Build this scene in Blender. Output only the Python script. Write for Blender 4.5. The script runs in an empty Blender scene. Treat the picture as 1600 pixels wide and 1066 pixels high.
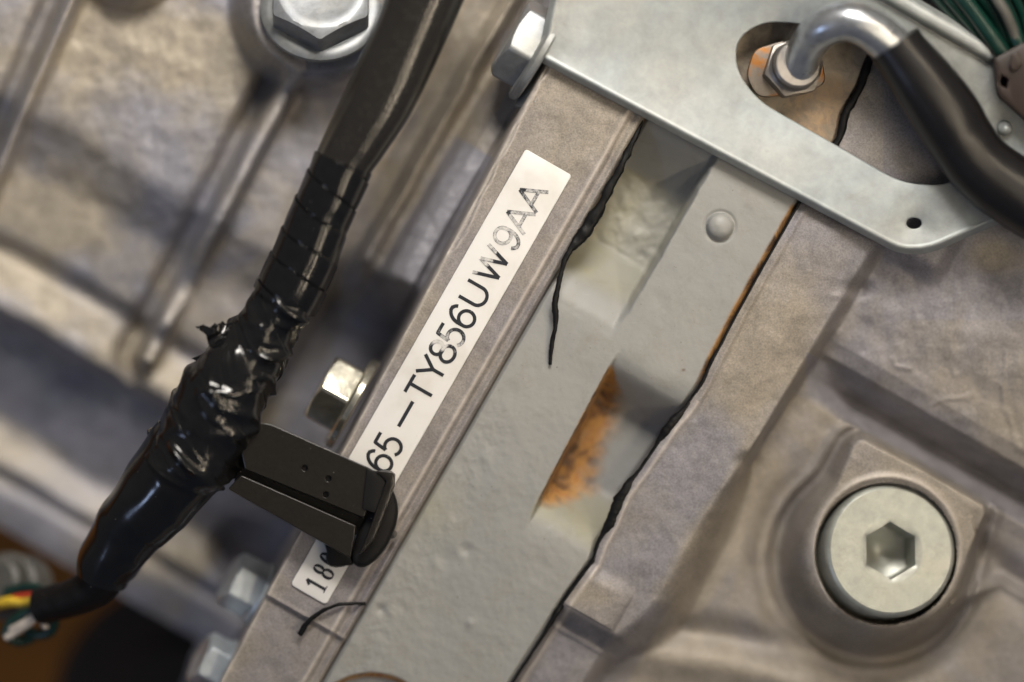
import bpy, bmesh, math, random
import numpy as np
from mathutils import Vector, Matrix

# ------------------------------------------------------------------ camera, world, light
SC = bpy.context.scene
C = SC.collection
S = 1e-4            # one unit of the plan = 0.1 mm
D = 5000.0          # camera height above the flange in plan units (0.5 m)
W0, H0 = 800.0, 533.0
TY = 0.08           # the gearbox lies slightly tilted away towards the bottom

cam = bpy.data.cameras.new('camera')
cam.sensor_width = 36.0
cam.lens = 36.0 * D / 1600.0
cam.clip_start = 0.02
cam.clip_end = 20
cam.dof.use_dof = True
cam.dof.focus_distance = (D - 14) * S
cam.dof.aperture_fstop = 3.1
cam.dof.aperture_blades = 7
co = bpy.data.objects.new('camera', cam)
C.objects.link(co)
co.location = (0, 0, D * S)
SC.camera = co
SC.render.resolution_x, SC.render.resolution_y = 1024, 682

SC.view_settings.view_transform = 'Standard'
SC.view_settings.look = 'None'
SC.view_settings.exposure = 0
SC.view_settings.gamma = 1

wd = bpy.data.worlds.new('World')
SC.world = wd
wd.use_nodes = True
wn = wd.node_tree
bg = wn.nodes['Background']
tc = wn.nodes.new('ShaderNodeTexCoord')
sep = wn.nodes.new('ShaderNodeSeparateXYZ')
rmp = wn.nodes.new('ShaderNodeValToRGB')
mp = wn.nodes.new('ShaderNodeMapRange')
wn.links.new(tc.outputs['Generated'], sep.inputs[0])
wn.links.new(sep.outputs['Y'], mp.inputs['Value'])
mp.inputs['From Min'].default_value = -0.8
mp.inputs['From Max'].default_value = 0.8
wn.links.new(mp.outputs[0], rmp.inputs[0])
rmp.color_ramp.elements[0].color = (0.20, 0.24, 0.34, 1)
rmp.color_ramp.elements[1].color = (0.60, 0.57, 0.52, 1)
wn.links.new(rmp.outputs[0], bg.inputs[0])
bg.inputs[1].default_value = 0.27

def area(name, loc, target, size, power, col, size_y=None):
    l = bpy.data.lights.new(name, 'AREA')
    l.energy = power
    l.color = col
    l.size = size
    if size_y:
        l.shape = 'RECTANGLE'
        l.size_y = size_y
    o = bpy.data.objects.new(name, l)
    C.objects.link(o)
    o.location = loc
    o.rotation_euler = (Vector(target) - Vector(loc)).to_track_quat('-Z', 'Y').to_euler()
    return o
k1 = area('warm_ceiling_lamp', (0.045, 0.265, 0.28), (-0.01, 0.125, 0), 0.15, 0.61, (1.0, 0.94, 0.86), 0.10)
# warm light at the right, drawn out along the cable to streak it
k2 = area('warm_streak_light', (0.19, -0.07, 0.26), (0, 0, 0), 0.22, 0.045, (1.0, 0.84, 0.62), 0.005)
_z = Vector(k2.location).normalized(); _x = Vector((0.42, 0.90, 0)); _x = (_x - _z * _x.dot(_z)).normalized()
k2.rotation_euler = Matrix((_x, _z.cross(_x), _z)).transposed().to_euler()
k3 = area('warm_streak_light', (0.115, -0.05, 0.30), (0, 0, 0), 0.20, 0.018, (1.0, 0.84, 0.62), 0.0035)  # second unseen strip, added for the cable's paired streak
_z = Vector(k3.location).normalized(); _x = (Vector((0.42, 0.90, 0)) - _z * Vector((0.42, 0.90, 0)).dot(_z)).normalized()
k3.rotation_euler = Matrix((_x, _z.cross(_x), _z)).transposed().to_euler()
k4 = area('warm_streak_light', (0.225, 0.135, 0.27), (0, 0, 0), 0.18, 0.045, (1.0, 0.84, 0.62), 0.006)  # unseen strip added for the warm streak on the hose
_z = (Vector(k4.location) - Vector((.06, .03, 0))).normalized(); _x = (Vector((0.55, -0.83, 0)) - _z * Vector((0.55, -0.83, 0)).dot(_z)).normalized()
k4.rotation_euler = Matrix((_x, _z.cross(_x), _z)).transposed().to_euler()
k4.data.spread = math.radians(80)
k1.data.spread = math.radians(94); k2.data.spread = k3.data.spread = math.radians(70)
area('cool_window_light', (-0.50, -0.25, 0.42), (0, 0, 0), 0.10, 0.34, (0.52, 0.66, 1.0))

# ------------------------------------------------------------------ plan helpers
def P(u, v, h=0.0):
    """plan position u (right), v (down), h (height over the tilted joint face) -> world metres"""
    u = np.asarray(u, float); v = np.asarray(v, float)
    X = u - W0; Y = H0 - v
    k = TY * Y
    z = (h + k) / (1 + k / D)
    f = (D - z) / D
    return np.stack([X * f * S, Y * f * S, z * S + 0 * X], -1)

CA, SA = math.cos(math.radians(60.2)), math.sin(math.radians(60.2))
def uv(s, t):
    return s * CA + t * SA, -s * SA + t * CA
def st(u, v):
    return u * CA - v * SA, u * SA + v * CA

def ss(x, a, b):
    k = np.clip((x - a) / (b - a), 0, 1)
    return k * k * (3 - 2 * k)

_lat = {}
def vnoise(x, y, seed=0):
    if seed not in _lat:
        _lat[seed] = np.random.RandomState(seed + 11).rand(256, 256) * 2 - 1
    L = _lat[seed]
    xi = np.floor(x).astype(int); yi = np.floor(y).astype(int)
    fx = x - xi; fy = y - yi
    fx = fx * fx * (3 - 2 * fx); fy = fy * fy * (3 - 2 * fy)
    a = L[xi & 255, yi & 255]; b = L[(xi + 1) & 255, yi & 255]
    c = L[xi & 255, (yi + 1) & 255]; d = L[(xi + 1) & 255, (yi + 1) & 255]
    return (a * (1 - fx) + b * fx) * (1 - fy) + (c * (1 - fx) + d * fx) * fy
def fbm(x, y, scale, octv=4, seed=0, gain=0.5):
    r = 0; amp = 1; tot = 0
    for o in range(octv):
        q = 2 ** o / scale
        r = r + amp * vnoise(x * q * 0.83 + y * q * 0.55 + 17 * o, -x * q * 0.55 + y * q * 0.83 + 31 * o, seed + o)
        tot += amp; amp *= gain
    return r / tot

def seg_dist(u, v, pts):
    best = np.full(np.shape(u), 1e9); tt = np.zeros(np.shape(u)); side = np.zeros(np.shape(u))
    n = len(pts) - 1
    for i in range(n):
        ax, ay = pts[i]; bx, by = pts[i + 1]
        dx, dy = bx - ax, by - ay
        k = np.clip(((u - ax) * dx + (v - ay) * dy) / (dx * dx + dy * dy), 0, 1)
        d = np.hypot(u - ax - k * dx, v - ay - k * dy)
        m = d < best
        best = np.where(m, d, best)
        tt = np.where(m, (i + k) / n, tt)
        side = np.where(m, np.sign((u - ax) * dy - (v - ay) * dx), side)
    return best, tt, side

def poly_sd(u, v, poly):
    """signed distance, negative inside"""
    d, _, _ = seg_dist(u, v, list(poly) + [poly[0]])
    ins = np.zeros(np.shape(u), bool)
    n = len(poly)
    for i in range(n):
        x1, y1 = poly[i]; x2, y2 = poly[(i + 1) % n]
        c = ((y1 > v) != (y2 > v)) & (u < (x2 - x1) * (v - y1) / ((y2 - y1) or 1e-9) + x1)
        ins ^= c
    return np.where(ins, -d, d)

# ------------------------------------------------------------------ mesh helpers
def link(name, me, mat, parent=None):
    o = bpy.data.objects.new(name, me)
    if mat: me.materials.append(mat)
    C.objects.link(o)
    if parent:
        o.parent = parent
        o.matrix_parent_inverse = parent.matrix_world.inverted()
    return o
def thing(name, label, cat, loc=(0, 0, 0), group=None):
    o = bpy.data.objects.new(name, None)
    o.empty_display_size = 0.005
    C.objects.link(o)
    o.location = tuple(float(q) for q in loc)
    bpy.context.view_layer.update()
    o['label'] = label; o['category'] = cat
    if group: o['group'] = group
    return o
def tag(o, label, cat, group=None):
    o['label'] = label; o['category'] = cat
    if group: o['group'] = group
    return o

def mesh_np(name, co, faces, smooth=True, sharp=None):
    me = bpy.data.meshes.new(name)
    me.from_pydata([tuple(c) for c in np.asarray(co).tolist()], [], faces)
    me.update()
    if smooth:
        me.polygons.foreach_set('use_smooth', np.ones(len(me.polygons), bool))
        if sharp: me.set_sharp_from_angle(angle=math.radians(sharp))
    return me
def fix_normals(me):
    bm = bmesh.new(); bm.from_mesh(me)
    bmesh.ops.recalc_face_normals(bm, faces=bm.faces[:])
    bm.to_mesh(me); bm.free()

def grid_parts(prefix, s0, s1, ds, tl, tr, nt, hfun, partfun, names, mats, parents, attrs=None, skirt=400):
    """height field over (s,t); faces are handed to parts by partfun, shared smooth normals"""
    s = np.arange(s0, s1 + ds * .5, ds)
    j = np.linspace(0, 1, nt)
    Sg, J = np.meshgrid(s, j, indexing='ij')
    TL = tl(Sg); TR = tr(Sg)
    Tg = TL + (TR - TL) * J
    U, V = uv(Sg, Tg)
    Hh = hfun(U, V, Sg, Tg)
    co = P(U, V, Hh)
    gs = np.gradient(co, axis=0); gt = np.gradient(co, axis=1)
    nrm = np.cross(gt, gs)
    nrm /= np.linalg.norm(nrm, axis=-1, keepdims=True)
    nrm *= np.where(nrm[..., 2:3] < 0, -1, 1)
    A = attrs(U, V, Sg, Tg, Hh) if attrs else {}
    pid = partfun(U, V, Sg, Tg)
    fp = pid[:-1, :-1]
    ns_, nt_ = Sg.shape
    idx = np.arange(ns_ * nt_).reshape(ns_, nt_)
    q = np.stack([idx[:-1, :-1], idx[:-1, 1:], idx[1:, 1:], idx[1:, :-1]], -1).reshape(-1, 4)
    fpf = fp.reshape(-1)
    cof = co.reshape(-1, 3); nf = nrm.reshape(-1, 3)
    # orientation: up
    a, b, c = cof[q[0, 0]], cof[q[0, 1]], cof[q[0, 2]]
    if np.cross(b - a, c - b)[2] < 0: q = q[:, ::-1]
    out = []
    for k, nm in enumerate(names):
        f = q[fpf == k]
        if len(f) == 0: out.append(None); continue
        used, inv = np.unique(f, return_inverse=True)
        inv = inv.reshape(f.shape)
        vco = cof[used]; vn = nf[used]
        nv = len(used)
        # skirt round the outer border for thickness (outer boundary of the whole grid only)
        me = bpy.data.meshes.new(nm)
        me.vertices.add(nv); me.vertices.foreach_set('co', vco.reshape(-1))
        me.loops.add(len(f) * 4); me.loops.foreach_set('vertex_index', inv.reshape(-1))
        me.polygons.add(len(f)); me.polygons.foreach_set('loop_start', np.arange(0, len(f) * 4, 4))
        me.update(calc_edges=True)
        me.polygons.foreach_set('use_smooth', np.ones(len(f), bool))
        for an, arr in A.items():
            at = me.attributes.new(an, 'FLOAT', 'POINT')
            at.data.foreach_set('value', arr.reshape(-1)[used].astype(np.float32))
        me.normals_split_custom_set_from_vertices(vn.tolist())
        out.append(link(nm, me, mats[k], parents[k]))
    # skirt as one closed side wall + back, belongs to the first part's thing
    if skirt:
        ring = np.concatenate([idx[0, :], idx[1:, -1], idx[-1, -2::-1], idx[-2:0:-1, 0]])
        top = cof[ring]; bot = top.copy(); bot[:, 2] -= skirt * S
        n = len(ring)
        vv = np.concatenate([top, bot])
        fc = [(i, (i + 1) % n, n + (i + 1) % n, n + i) for i in range(n)]
        me = mesh_np(prefix, vv, fc, smooth=False)
        fix_normals(me)
        o = link(prefix, me, mats[0], parents[0])
        for an in A:
            me.attributes.new(an, 'FLOAT', 'POINT')
    return out

def ring_offset(poly, d):
    p = np.array(poly, float)
    a = np.roll(p, 1, 0); b = np.roll(p, -1, 0)
    e1 = p - a; e2 = b - p
    e1 /= np.linalg.norm(e1, axis=1, keepdims=True) + 1e-9
    e2 /= np.linalg.norm(e2, axis=1, keepdims=True) + 1e-9
    n1 = np.stack([e1[:, 1], -e1[:, 0]], 1); n2 = np.stack([e2[:, 1], -e2[:, 0]], 1)
    n = n1 + n2
    n /= np.linalg.norm(n, axis=1, keepdims=True) + 1e-9
    c = np.clip((n * n1).sum(1), 0.5, 1)
    area_ = 0.5 * np.sum(p[:, 0] * b[:, 1] - b[:, 0] * p[:, 1])
    sg = 1 if area_ > 0 else -1
    return p + sg * n * (d / c)[:, None]

def round_poly(pts, rad, k=6):
    """round the corners; rad number or list"""
    out = []
    n = len(pts)
    for i in range(n):
        p0 = np.array(pts[i - 1], float); p = np.array(pts[i], float); p2 = np.array(pts[(i + 1) % n], float)
        r = rad[i] if isinstance(rad, (list, tuple)) else rad
        if r <= 0: out.append(tuple(p)); continue
        d1 = p0 - p; d2 = p2 - p
        l1 = np.linalg.norm(d1); l2 = np.linalg.norm(d2)
        r = min(r, l1 * .49, l2 * .49)
        a = p + d1 / l1 * r; b = p + d2 / l2 * r
        for j in range(k + 1):
            w = j / k
            out.append(tuple((1 - w) ** 2 * a + 2 * w * (1 - w) * p + w * w * b))
    return out

def densify(poly, step):
    out = []
    n = len(poly)
    for i in range(n):
        a = np.array(poly[i], float); b = np.array(poly[(i + 1) % n], float)
        m = max(1, int(np.linalg.norm(b - a) / step))
        for j in range(m): out.append(tuple(a + (b - a) * j / m))
    return out

def slab_mesh(name, outline, h, thick, rnd=1.5, holes=(), draft=0.0, wob=0.0, sharp=35, lip=0.0):
    """solid plate with rounded rims; h is a number or function(u,v)"""
    hf = h if callable(h) else (lambda u, v: h + 0 * np.asarray(u, float))
    bm = bmesh.new()
    rings_top = []; rings_bot = []
    for ci, poly in enumerate([outline] + list(holes)):
        sg = 1 if ci == 0 else -1
        prof = [(-rnd * sg, 0), (-rnd * .3 * sg, -rnd * .3), (0, -rnd), (draft * sg, -thick + rnd * .5), ((draft - rnd * .5) * sg, -thick)]
        if ci > 0:
            prof = [(rnd * .5, 0), (rnd * .15, -rnd * .2), (0, -rnd * .5), (0, -thick + rnd * .5), (rnd * .5, -thick)]
        elif lip:
            prof = [(-10, 0), (-7, lip * .55), (-4.5, lip), (-2.2, lip * .7), (0, -1.2), (draft * .5, -thick * .45), (draft, -thick + 1), (draft - 1, -thick)]
        prev = None
        for k, (off, dz) in enumerate(prof):
            r = ring_offset(poly, off)
            if wob: r = r + wob * np.stack([fbm(r[:, 0], r[:, 1], 9, 3, 5), fbm(r[:, 0], r[:, 1], 9, 3, 9)], 1)
            vs = [bm.verts.new(c) for c in P(r[:, 0], r[:, 1], hf(r[:, 0], r[:, 1]) + dz)]
            if prev:
                m = len(vs)
                for i in range(m):
                    bm.faces.new((prev[i], prev[(i + 1) % m], vs[(i + 1) % m], vs[i]))
            if k == 0: rings_top.append(vs)
            prev = vs
        rings_bot.append(prev)
    for rings in (rings_top, rings_bot):
        es = []
        for vs in rings:
            for i in range(len(vs)):
                a, b = vs[i], vs[(i + 1) % len(vs)]
                e = bm.edges.get((a, b)) or bm.edges.new((a, b))
                es.append(e)
        bmesh.ops.triangle_fill(bm, edges=es, use_beauty=True, use_dissolve=False)
    bmesh.ops.recalc_face_normals(bm, faces=bm.faces[:])
    me = bpy.data.meshes.new(name)
    bm.to_mesh(me); bm.free()
    me.polygons.foreach_set('use_smooth', np.ones(len(me.polygons), bool))
    me.set_sharp_from_angle(angle=math.radians(sharp))
    return me

def catmull(pts, n):
    p = np.array(pts, float)
    p = np.vstack([2 * p[0] - p[1], p, 2 * p[-1] - p[-2]])
    m = len(p) - 3
    t = np.linspace(0, m - 1e-6, n)
    i = t.astype(int); f = (t - i)[:, None]
    a, b, c, d = p[i], p[i + 1], p[i + 2], p[i + 3]
    return 0.5 * (2 * b + (c - a) * f + (2 * a - 5 * b + 4 * c - d) * f ** 2 + (3 * b - a - 3 * c + d) * f ** 3)

def tube_mesh(name, pts, n=60, seg=24, disp=None, caps=True, flat=1.0, lenscale=None):
    """pts: (u,v,h,r).  disp(a,l,r)-> radius added; a: angle from camera-up, l: length in plan units"""
    q = catmull(pts, n)
    cen = P(q[:, 0], q[:, 1], q[:, 2])
    zz = cen[:, 2] / S
    r = q[:, 3] * (D - zz) / D * S
    tan = np.gradient(cen, axis=0); tan /= np.linalg.norm(tan, axis=1, keepdims=True)
    up = np.array([0, 0, 1.0])
    l = np.concatenate([[0], np.cumsum(np.linalg.norm(np.diff(cen, axis=0), axis=1))]) / S
    side = np.cross(tan, up)
    # avoid degenerate frames by parallel transport from the first good one
    for i in range(1, len(side)):
        pr = side[i - 1] - tan[i] * np.dot(side[i - 1], tan[i])
        pr /= np.linalg.norm(pr)
        w = min(1, np.linalg.norm(side[i]) * 1.5)
        sd = side[i] * (1 if np.dot(side[i], pr) > 0 else -1)
        side[i] = pr * (1 - w) + sd / (np.linalg.norm(sd) + 1e-9) * w
        side[i] /= np.linalg.norm(side[i])
    side[0] /= np.linalg.norm(side[0]) + 1e-9
    upv = np.cross(side, tan)
    a = np.linspace(-math.pi, math.pi, seg, endpoint=False)
    Ag, Lg = np.meshgrid(a, l)
    Rg = np.repeat(r[:, None], seg, 1)
    if disp is not None: Rg = Rg + disp(Ag, Lg, Rg / S) * S
    co = cen[:, None, :] + side[:, None, :] * (np.sin(Ag) * Rg)[..., None] + upv[:, None, :] * (np.cos(Ag) * Rg * flat)[..., None]
    co = co.reshape(-1, 3)
    f = []
    for i in range(n - 1):
        for k in range(seg):
            k2 = (k + 1) % seg
            f.append((i * seg + k, i * seg + k2, (i + 1) * seg + k2, (i + 1) * seg + k))
    if caps:
        f.append(tuple(range(seg))[::-1]); f.append(tuple(range((n - 1) * seg, n * seg)))
    me = mesh_np(name, co, f)
    fix_normals(me)
    me.polygons.foreach_set('use_smooth', np.ones(len(me.polygons), bool))
    me.set_sharp_from_angle(angle=math.radians(60))
    return me

def polar_mesh(name, prof, seg, mat4, hexr=None, sharp=28, cap0=True, cap1=False):
    """prof: list of (kind, r, z): kind 'c' circle radius r, 'h' hexagon circumradius r.  local z up, plan units"""
    vs = []; f = []
    ang = np.linspace(0, 2 * math.pi, seg, endpoint=False)
    def hexrad(R, a):
        m = (a % (math.pi / 3)) - math.pi / 6
        rr = R * math.cos(math.pi / 6) / np.cos(m)
        return np.minimum(rr, R * 0.985)
    for kind, r, z in prof:
        rr = hexrad(r, ang) if kind == 'h' else np.full(seg, float(r))
        zz = z(rr) if callable(z) else np.full(seg, float(z))
        for a, b, c in zip(ang, rr, zz): vs.append((b * math.cos(a), b * math.sin(a), c))
    n = len(prof)
    for i in range(n - 1):
        for k in range(seg):
            k2 = (k + 1) % seg
            f.append((i * seg + k, i * seg + k2, (i + 1) * seg + k2, (i + 1) * seg + k))
    if cap0: f.append(tuple(range(seg)))
    if cap1: f.append(tuple(range((n - 1) * seg, n * seg)))
    me = mesh_np(name, np.array(vs) * S, f)
    me.transform(mat4)
    fix_normals(me)
    me.polygons.foreach_set('use_smooth', np.ones(len(me.polygons), bool))
    me.set_sharp_from_angle(angle=math.radians(sharp))
    return me

def frame(u, v, h, axis, spin=0.0):
    """matrix whose z axis is `axis` (world), placed at plan point"""
    z = Vector(axis).normalized()
    x = Vector((1, 0, 0)) - z * z.x
    if x.length < .2: x = Vector((0, 1, 0)) - z * z.y
    x.normalize()
    y = z.cross(x)
    m = Matrix((x, y, z)).transposed().to_4x4()
    p = P(u, v, h)
    return Matrix.Translation(Vector([float(q) for q in p])) @ m @ Matrix.Rotation(spin, 4, 'Z')

# ------------------------------------------------------------------ materials
def newmat(name):
    m = bpy.data.materials.new(name); m.use_nodes = True
    nt = m.node_tree
    return m, nt, nt.nodes['Principled BSDF']
def N(nt, t, **kw):
    n = nt.nodes.new(t)
    for k, v in kw.items(): setattr(n, k, v)
    return n
def noise(nt, scale, detail=5, rough=0.6, dist=0.0, vec=None):
    n = N(nt, 'ShaderNodeTexNoise')
    n.inputs['Scale'].default_value = scale; n.inputs['Detail'].default_value = detail
    n.inputs['Roughness'].default_value = rough; n.inputs['Distortion'].default_value = dist
    if vec is not None: nt.links.new(vec, n.inputs['Vector'])
    return n
def ramp(nt, inp, stops):
    r = N(nt, 'ShaderNodeValToRGB')
    e = r.color_ramp.elements
    while len(e) < len(stops): e.new(0.5)
    for i, (p, c) in enumerate(stops):
        e[i].position = p
        e[i].color = tuple(c) + (1,) if isinstance(c, (tuple, list)) else (c, c, c, 1)
    nt.links.new(inp, r.inputs[0])
    return r
def mix(nt, fac, a, b, mode='MIX'):
    m = N(nt, 'ShaderNodeMix', data_type='RGBA', blend_type=mode)
    for sock, val in ((m.inputs[0], fac), (m.inputs[6], a), (m.inputs[7], b)):
        if hasattr(val, 'is_output') or isinstance(val, bpy.types.NodeSocket): nt.links.new(val, sock)
        elif isinstance(val, (tuple, list)): sock.default_value = tuple(val) + (1,)
        else: sock.default_value = val
    return m.outputs[2]
def math_n(nt, op, a, b=0.0, c=None, clamp=False):
    m = N(nt, 'ShaderNodeMath', operation=op); m.use_clamp = clamp
    for i, val in enumerate((a, b, c)):
        if val is None: continue
        if isinstance(val, bpy.types.NodeSocket): nt.links.new(val, m.inputs[i])
        else: m.inputs[i].default_value = val
    return m.outputs[0]
def objvec(nt):
    g = N(nt, 'ShaderNodeNewGeometry')
    return g.outputs['Position']
def attr(nt, name):
    a = N(nt, 'ShaderNodeAttribute'); a.attribute_name = name
    return a.outputs['Fac']
def bump(nt, bs, h, dist, strength=1.0, prev=None):
    b = N(nt, 'ShaderNodeBump')
    b.inputs['Distance'].default_value = dist; b.inputs['Strength'].default_value = strength
    nt.links.new(h, b.inputs['Height'])
    if prev: nt.links.new(prev, b.inputs['Normal'])
    nt.links.new(b.outputs[0], bs.inputs['Normal'])
    return b.outputs[0]

def cast_mat(name, grey, tan, dark, metallic=0.28, rough=(0.40, 0.62), rust=False, scale=1.0):
    m, nt, bs = newmat(name)
    pos = objvec(nt)
    n1 = noise(nt, 62 * scale, 5, .55, .5, pos)
    n2 = noise(nt, 330 * scale, 5, .65, .2, pos)
    n3 = noise(nt, 3400, 3, .7, 0, pos)
    ta = attr(nt, 'tan')
    f = math_n(nt, 'ADD', n1.outputs[0], math_n(nt, 'MULTIPLY', ta, 0.35))
    r1 = ramp(nt, f, [(0.40, 0.0), (0.68, 1.0)])
    col = mix(nt, r1.outputs[0], grey, tan)
    r2 = ramp(nt, n2.outputs[0], [(0.34, 0.80), (0.52, 1.0), (0.72, 1.16)])
    col = mix(nt, 1.0, col, r2.outputs[0], 'MULTIPLY')
    r3 = ramp(nt, n3.outputs[0], [(0.3, 0.72), (0.7, 1.25)])
    col = mix(nt, 1.0, col, r3.outputs[0], 'MULTIPLY')
    # dark grime specks and stains
    n4 = noise(nt, 190 * scale, 7, .7, .8, pos)
    r4 = ramp(nt, n4.outputs[0], [(0.58, 0.0), (0.80, 0.5)])
    col = mix(nt, r4.outputs[0], col, dark)
    wa = attr(nt, 'worn')
    wn_ = math_n(nt, 'MULTIPLY', wa, math_n(nt, 'ADD', n2.outputs[0], 0.35), clamp=True)
    col = mix(nt, wn_, col, (0.62, 0.56, 0.50))
    if rust:
        ru = attr(nt, 'rust')
        rn = math_n(nt, 'MULTIPLY', ru, math_n(nt, 'MULTIPLY', n2.outputs[0], 2.0), clamp=True)
        rc = ramp(nt, n1.outputs[0], [(0.35, (0.10, 0.045, 0.02)), (0.55, (0.30, 0.12, 0.03)), (0.7, (0.45, 0.19, 0.04))])
        col = mix(nt, rn, col, rc.outputs[0])
    nt.links.new(col, bs.inputs['Base Color'])
    bs.inputs['Metallic'].default_value = metallic
    rr = N(nt, 'ShaderNodeMapRange')
    rr.inputs['To Min'].default_value = rough[0]; rr.inputs['To Max'].default_value = rough[1]
    nt.links.new(n2.outputs[0], rr.inputs[0]); nt.links.new(rr.outputs[0], bs.inputs['Roughness'])
    h = math_n(nt, 'ADD', math_n(nt, 'MULTIPLY', n3.outputs[0], 0.5), math_n(nt, 'MULTIPLY', n2.outputs[0], 0.45))
    bump(nt, bs, h, 0.00018, 0.55)
    return m

M = {}
M['cast'] = cast_mat('cast_aluminium', (0.295, 0.288, 0.318), (0.365, 0.32, 0.255), (0.10, 0.085, 0.075))
M['flange'] = cast_mat('machined_cast_flange', (0.25, 0.23, 0.232), (0.285, 0.252, 0.21), (0.17, 0.14, 0.12), metallic=0.22, rough=(.42, .62))
M['gear'] = cast_mat('cast_gear_housing', (0.232, 0.222, 0.240), (0.285, 0.252, 0.21), (0.12, 0.10, 0.095), metallic=0.25, rough=(.42, .64), scale=.62)

# grey paint over iron, with rust and bare patches
m, nt, bs = newmat('grey_painted_iron')
pos = objvec(nt)
n1 = noise(nt, 60, 4, .5, 0, pos); n2 = noise(nt, 420, 5, .6, .3, pos); n3 = noise(nt, 1500, 3, .6, 0, pos)
base = ramp(nt, n1.outputs[0], [(0.3, (0.255, 0.258, 0.252)), (0.7, (0.29, 0.287, 0.27))])
tn = attr(nt, 'tan')
col = mix(nt, math_n(nt, 'MULTIPLY', tn, math_n(nt, 'ADD', n2.outputs[0], 0.3), clamp=True), base.outputs[0], (0.30, 0.285, 0.20))
sp = ramp(nt, n3.outputs[0], [(0.70, 0.0), (0.76, 0.8)])
col = mix(nt, sp.outputs[0], col, (0.10, 0.08, 0.06))
gr_ = ramp(nt, noise(nt, 130, 8, .75, 1.2, pos).outputs[0], [(0.50, 0.0), (0.74, 0.5)])
col = mix(nt, gr_.outputs[0], col, (0.20, 0.185, 0.15))
sw = N(nt, 'ShaderNodeMapping'); sw.inputs['Rotation'].default_value = (0, 0, math.radians(-28)); sw.inputs['Scale'].default_value = (180, 3200, 400)
nt.links.new(pos, sw.inputs[0])
sc_ = ramp(nt, noise(nt, 1.0, 2, .5, 0, sw.outputs[0]).outputs[0], [(0.70, 0.0), (0.76, 0.16)])
col = mix(nt, sc_.outputs[0], col, (0.42, 0.41, 0.38))
ba = attr(nt, 'bare')
bf = ramp(nt, math_n(nt, 'ADD', ba, math_n(nt, 'MULTIPLY', math_n(nt, 'SUBTRACT', n2.outputs[0], 0.5), 0.7)), [(0.45, 0.0), (0.55, 1.0)])
bc = ramp(nt, n2.outputs[0], [(0.35, (0.19, 0.155, 0.12)), (0.6, (0.34, 0.285, 0.21))])
col = mix(nt, bf.outputs[0], col, bc.outputs[0])
ru = attr(nt, 'rust')
rf = ramp(nt, math_n(nt, 'ADD', ru, math_n(nt, 'MULTIPLY', math_n(nt, 'SUBTRACT', n2.outputs[0], 0.5), 1.0)), [(0.16, 0.0), (1.0, 1.0)])
rc = ramp(nt, noise(nt, 260, 6, .7, .5, pos).outputs[0], [(0.34, (0.06, 0.035, 0.02)), (0.46, (0.20, 0.10, 0.04)), (0.56, (0.40, 0.21, 0.06)), (0.68, (0.26, 0.10, 0.035))])
col = mix(nt, rf.outputs[0], col, rc.outputs[0])
nt.links.new(col, bs.inputs['Base Color'])
rr = ramp(nt, rf.outputs[0], [(0, 0.5), (1, 0.85)])
nt.links.new(rr.outputs[0], bs.inputs['Roughness'])
bs.inputs['Specular IOR Level'].default_value = 0.5
h = math_n(nt, 'ADD', math_n(nt, 'MULTIPLY', n3.outputs[0], 0.25), n2.outputs[0])
bump(nt, bs, h, 0.00016, 0.5)
M['paint'] = m

def zinc_mat(name, col, rough, metallic=0.85, tint=(0.55, 0.60, 0.56), sc=1.0, br=.00005, rusty=False, stain=0.35):
    m, nt, bs = newmat(name)
    pos = objvec(nt)
    a = noise(nt, 70 * sc, 5, .6, .6, pos); b = noise(nt, 500 * sc, 5, .7, .2, pos)
    c = ramp(nt, a.outputs[0], [(0.35, col), (0.68, tint)])
    d = ramp(nt, b.outputs[0], [(0.3, 0.80), (0.7, 1.12)])
    cc = mix(nt, 1.0, c.outputs[0], d.outputs[0], 'MULTIPLY')
    e = noise(nt, 260 * sc, 6, .75, 1.0, pos)
    ef = ramp(nt, e.outputs[0], [(0.60, 0.0), (0.78, stain)])
    cc = mix(nt, ef.outputs[0], cc, (0.16, 0.12, 0.09))
    if rusty:
        g = noise(nt, 180, 5, .65, .3, pos)
        gf = ramp(nt, g.outputs[0], [(0.50, 0.0), (0.60, 1.0)])
        cc = mix(nt, gf.outputs[0], cc, (0.36, 0.15, 0.035))
    nt.links.new(cc, bs.inputs['Base Color'])
    bs.inputs['Metallic'].default_value = metallic
    rr = N(nt, 'ShaderNodeMapRange')
    rr.inputs['To Min'].default_value = rough - .09; rr.inputs['To Max'].default_value = rough + .12
    nt.links.new(b.outputs[0], rr.inputs[0]); nt.links.new(rr.outputs[0], bs.inputs['Roughness'])
    bump(nt, bs, b.outputs[0], br, 0.8)
    return m
M['bracket'] = zinc_mat('galvanised_sheet', (0.355, 0.37, 0.362), 0.45, 0.38, (0.26, 0.298, 0.322), .6, .00003, stain=.32)
M['plug'] = zinc_mat('zinc_plug', (0.42, 0.425, 0.38), 0.38, 0.5, (0.35, 0.375, 0.35), 1.0, .00003, stain=.35)
M['bolt'] = zinc_mat('zinc_bolt', (0.30, 0.305, 0.29), 0.46, 0.6, (0.27, 0.29, 0.325), 1.2, .00005)
M['bolt_window_lit'] = zinc_mat('window_lit_zinc_bolt', (0.50, 0.545, 0.58), 0.42, 0.6, (0.44, 0.49, 0.54), 1.2, .00003)  # zinc tinted lighter and bluer, window light put into the colour
M['bolt_glint'] = zinc_mat('glint_zinc_bolt', (0.72, 0.68, 0.56), 0.22, 0.95, (0.62, 0.60, 0.52), 1.2, .00003)  # zinc made pale gold, lamp glint put into the colour
M['pipe'] = zinc_mat('steel_pipe', (0.62, 0.63, 0.62), 0.28, 0.9, (0.50, 0.53, 0.58), 1.3, .00003)
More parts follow.
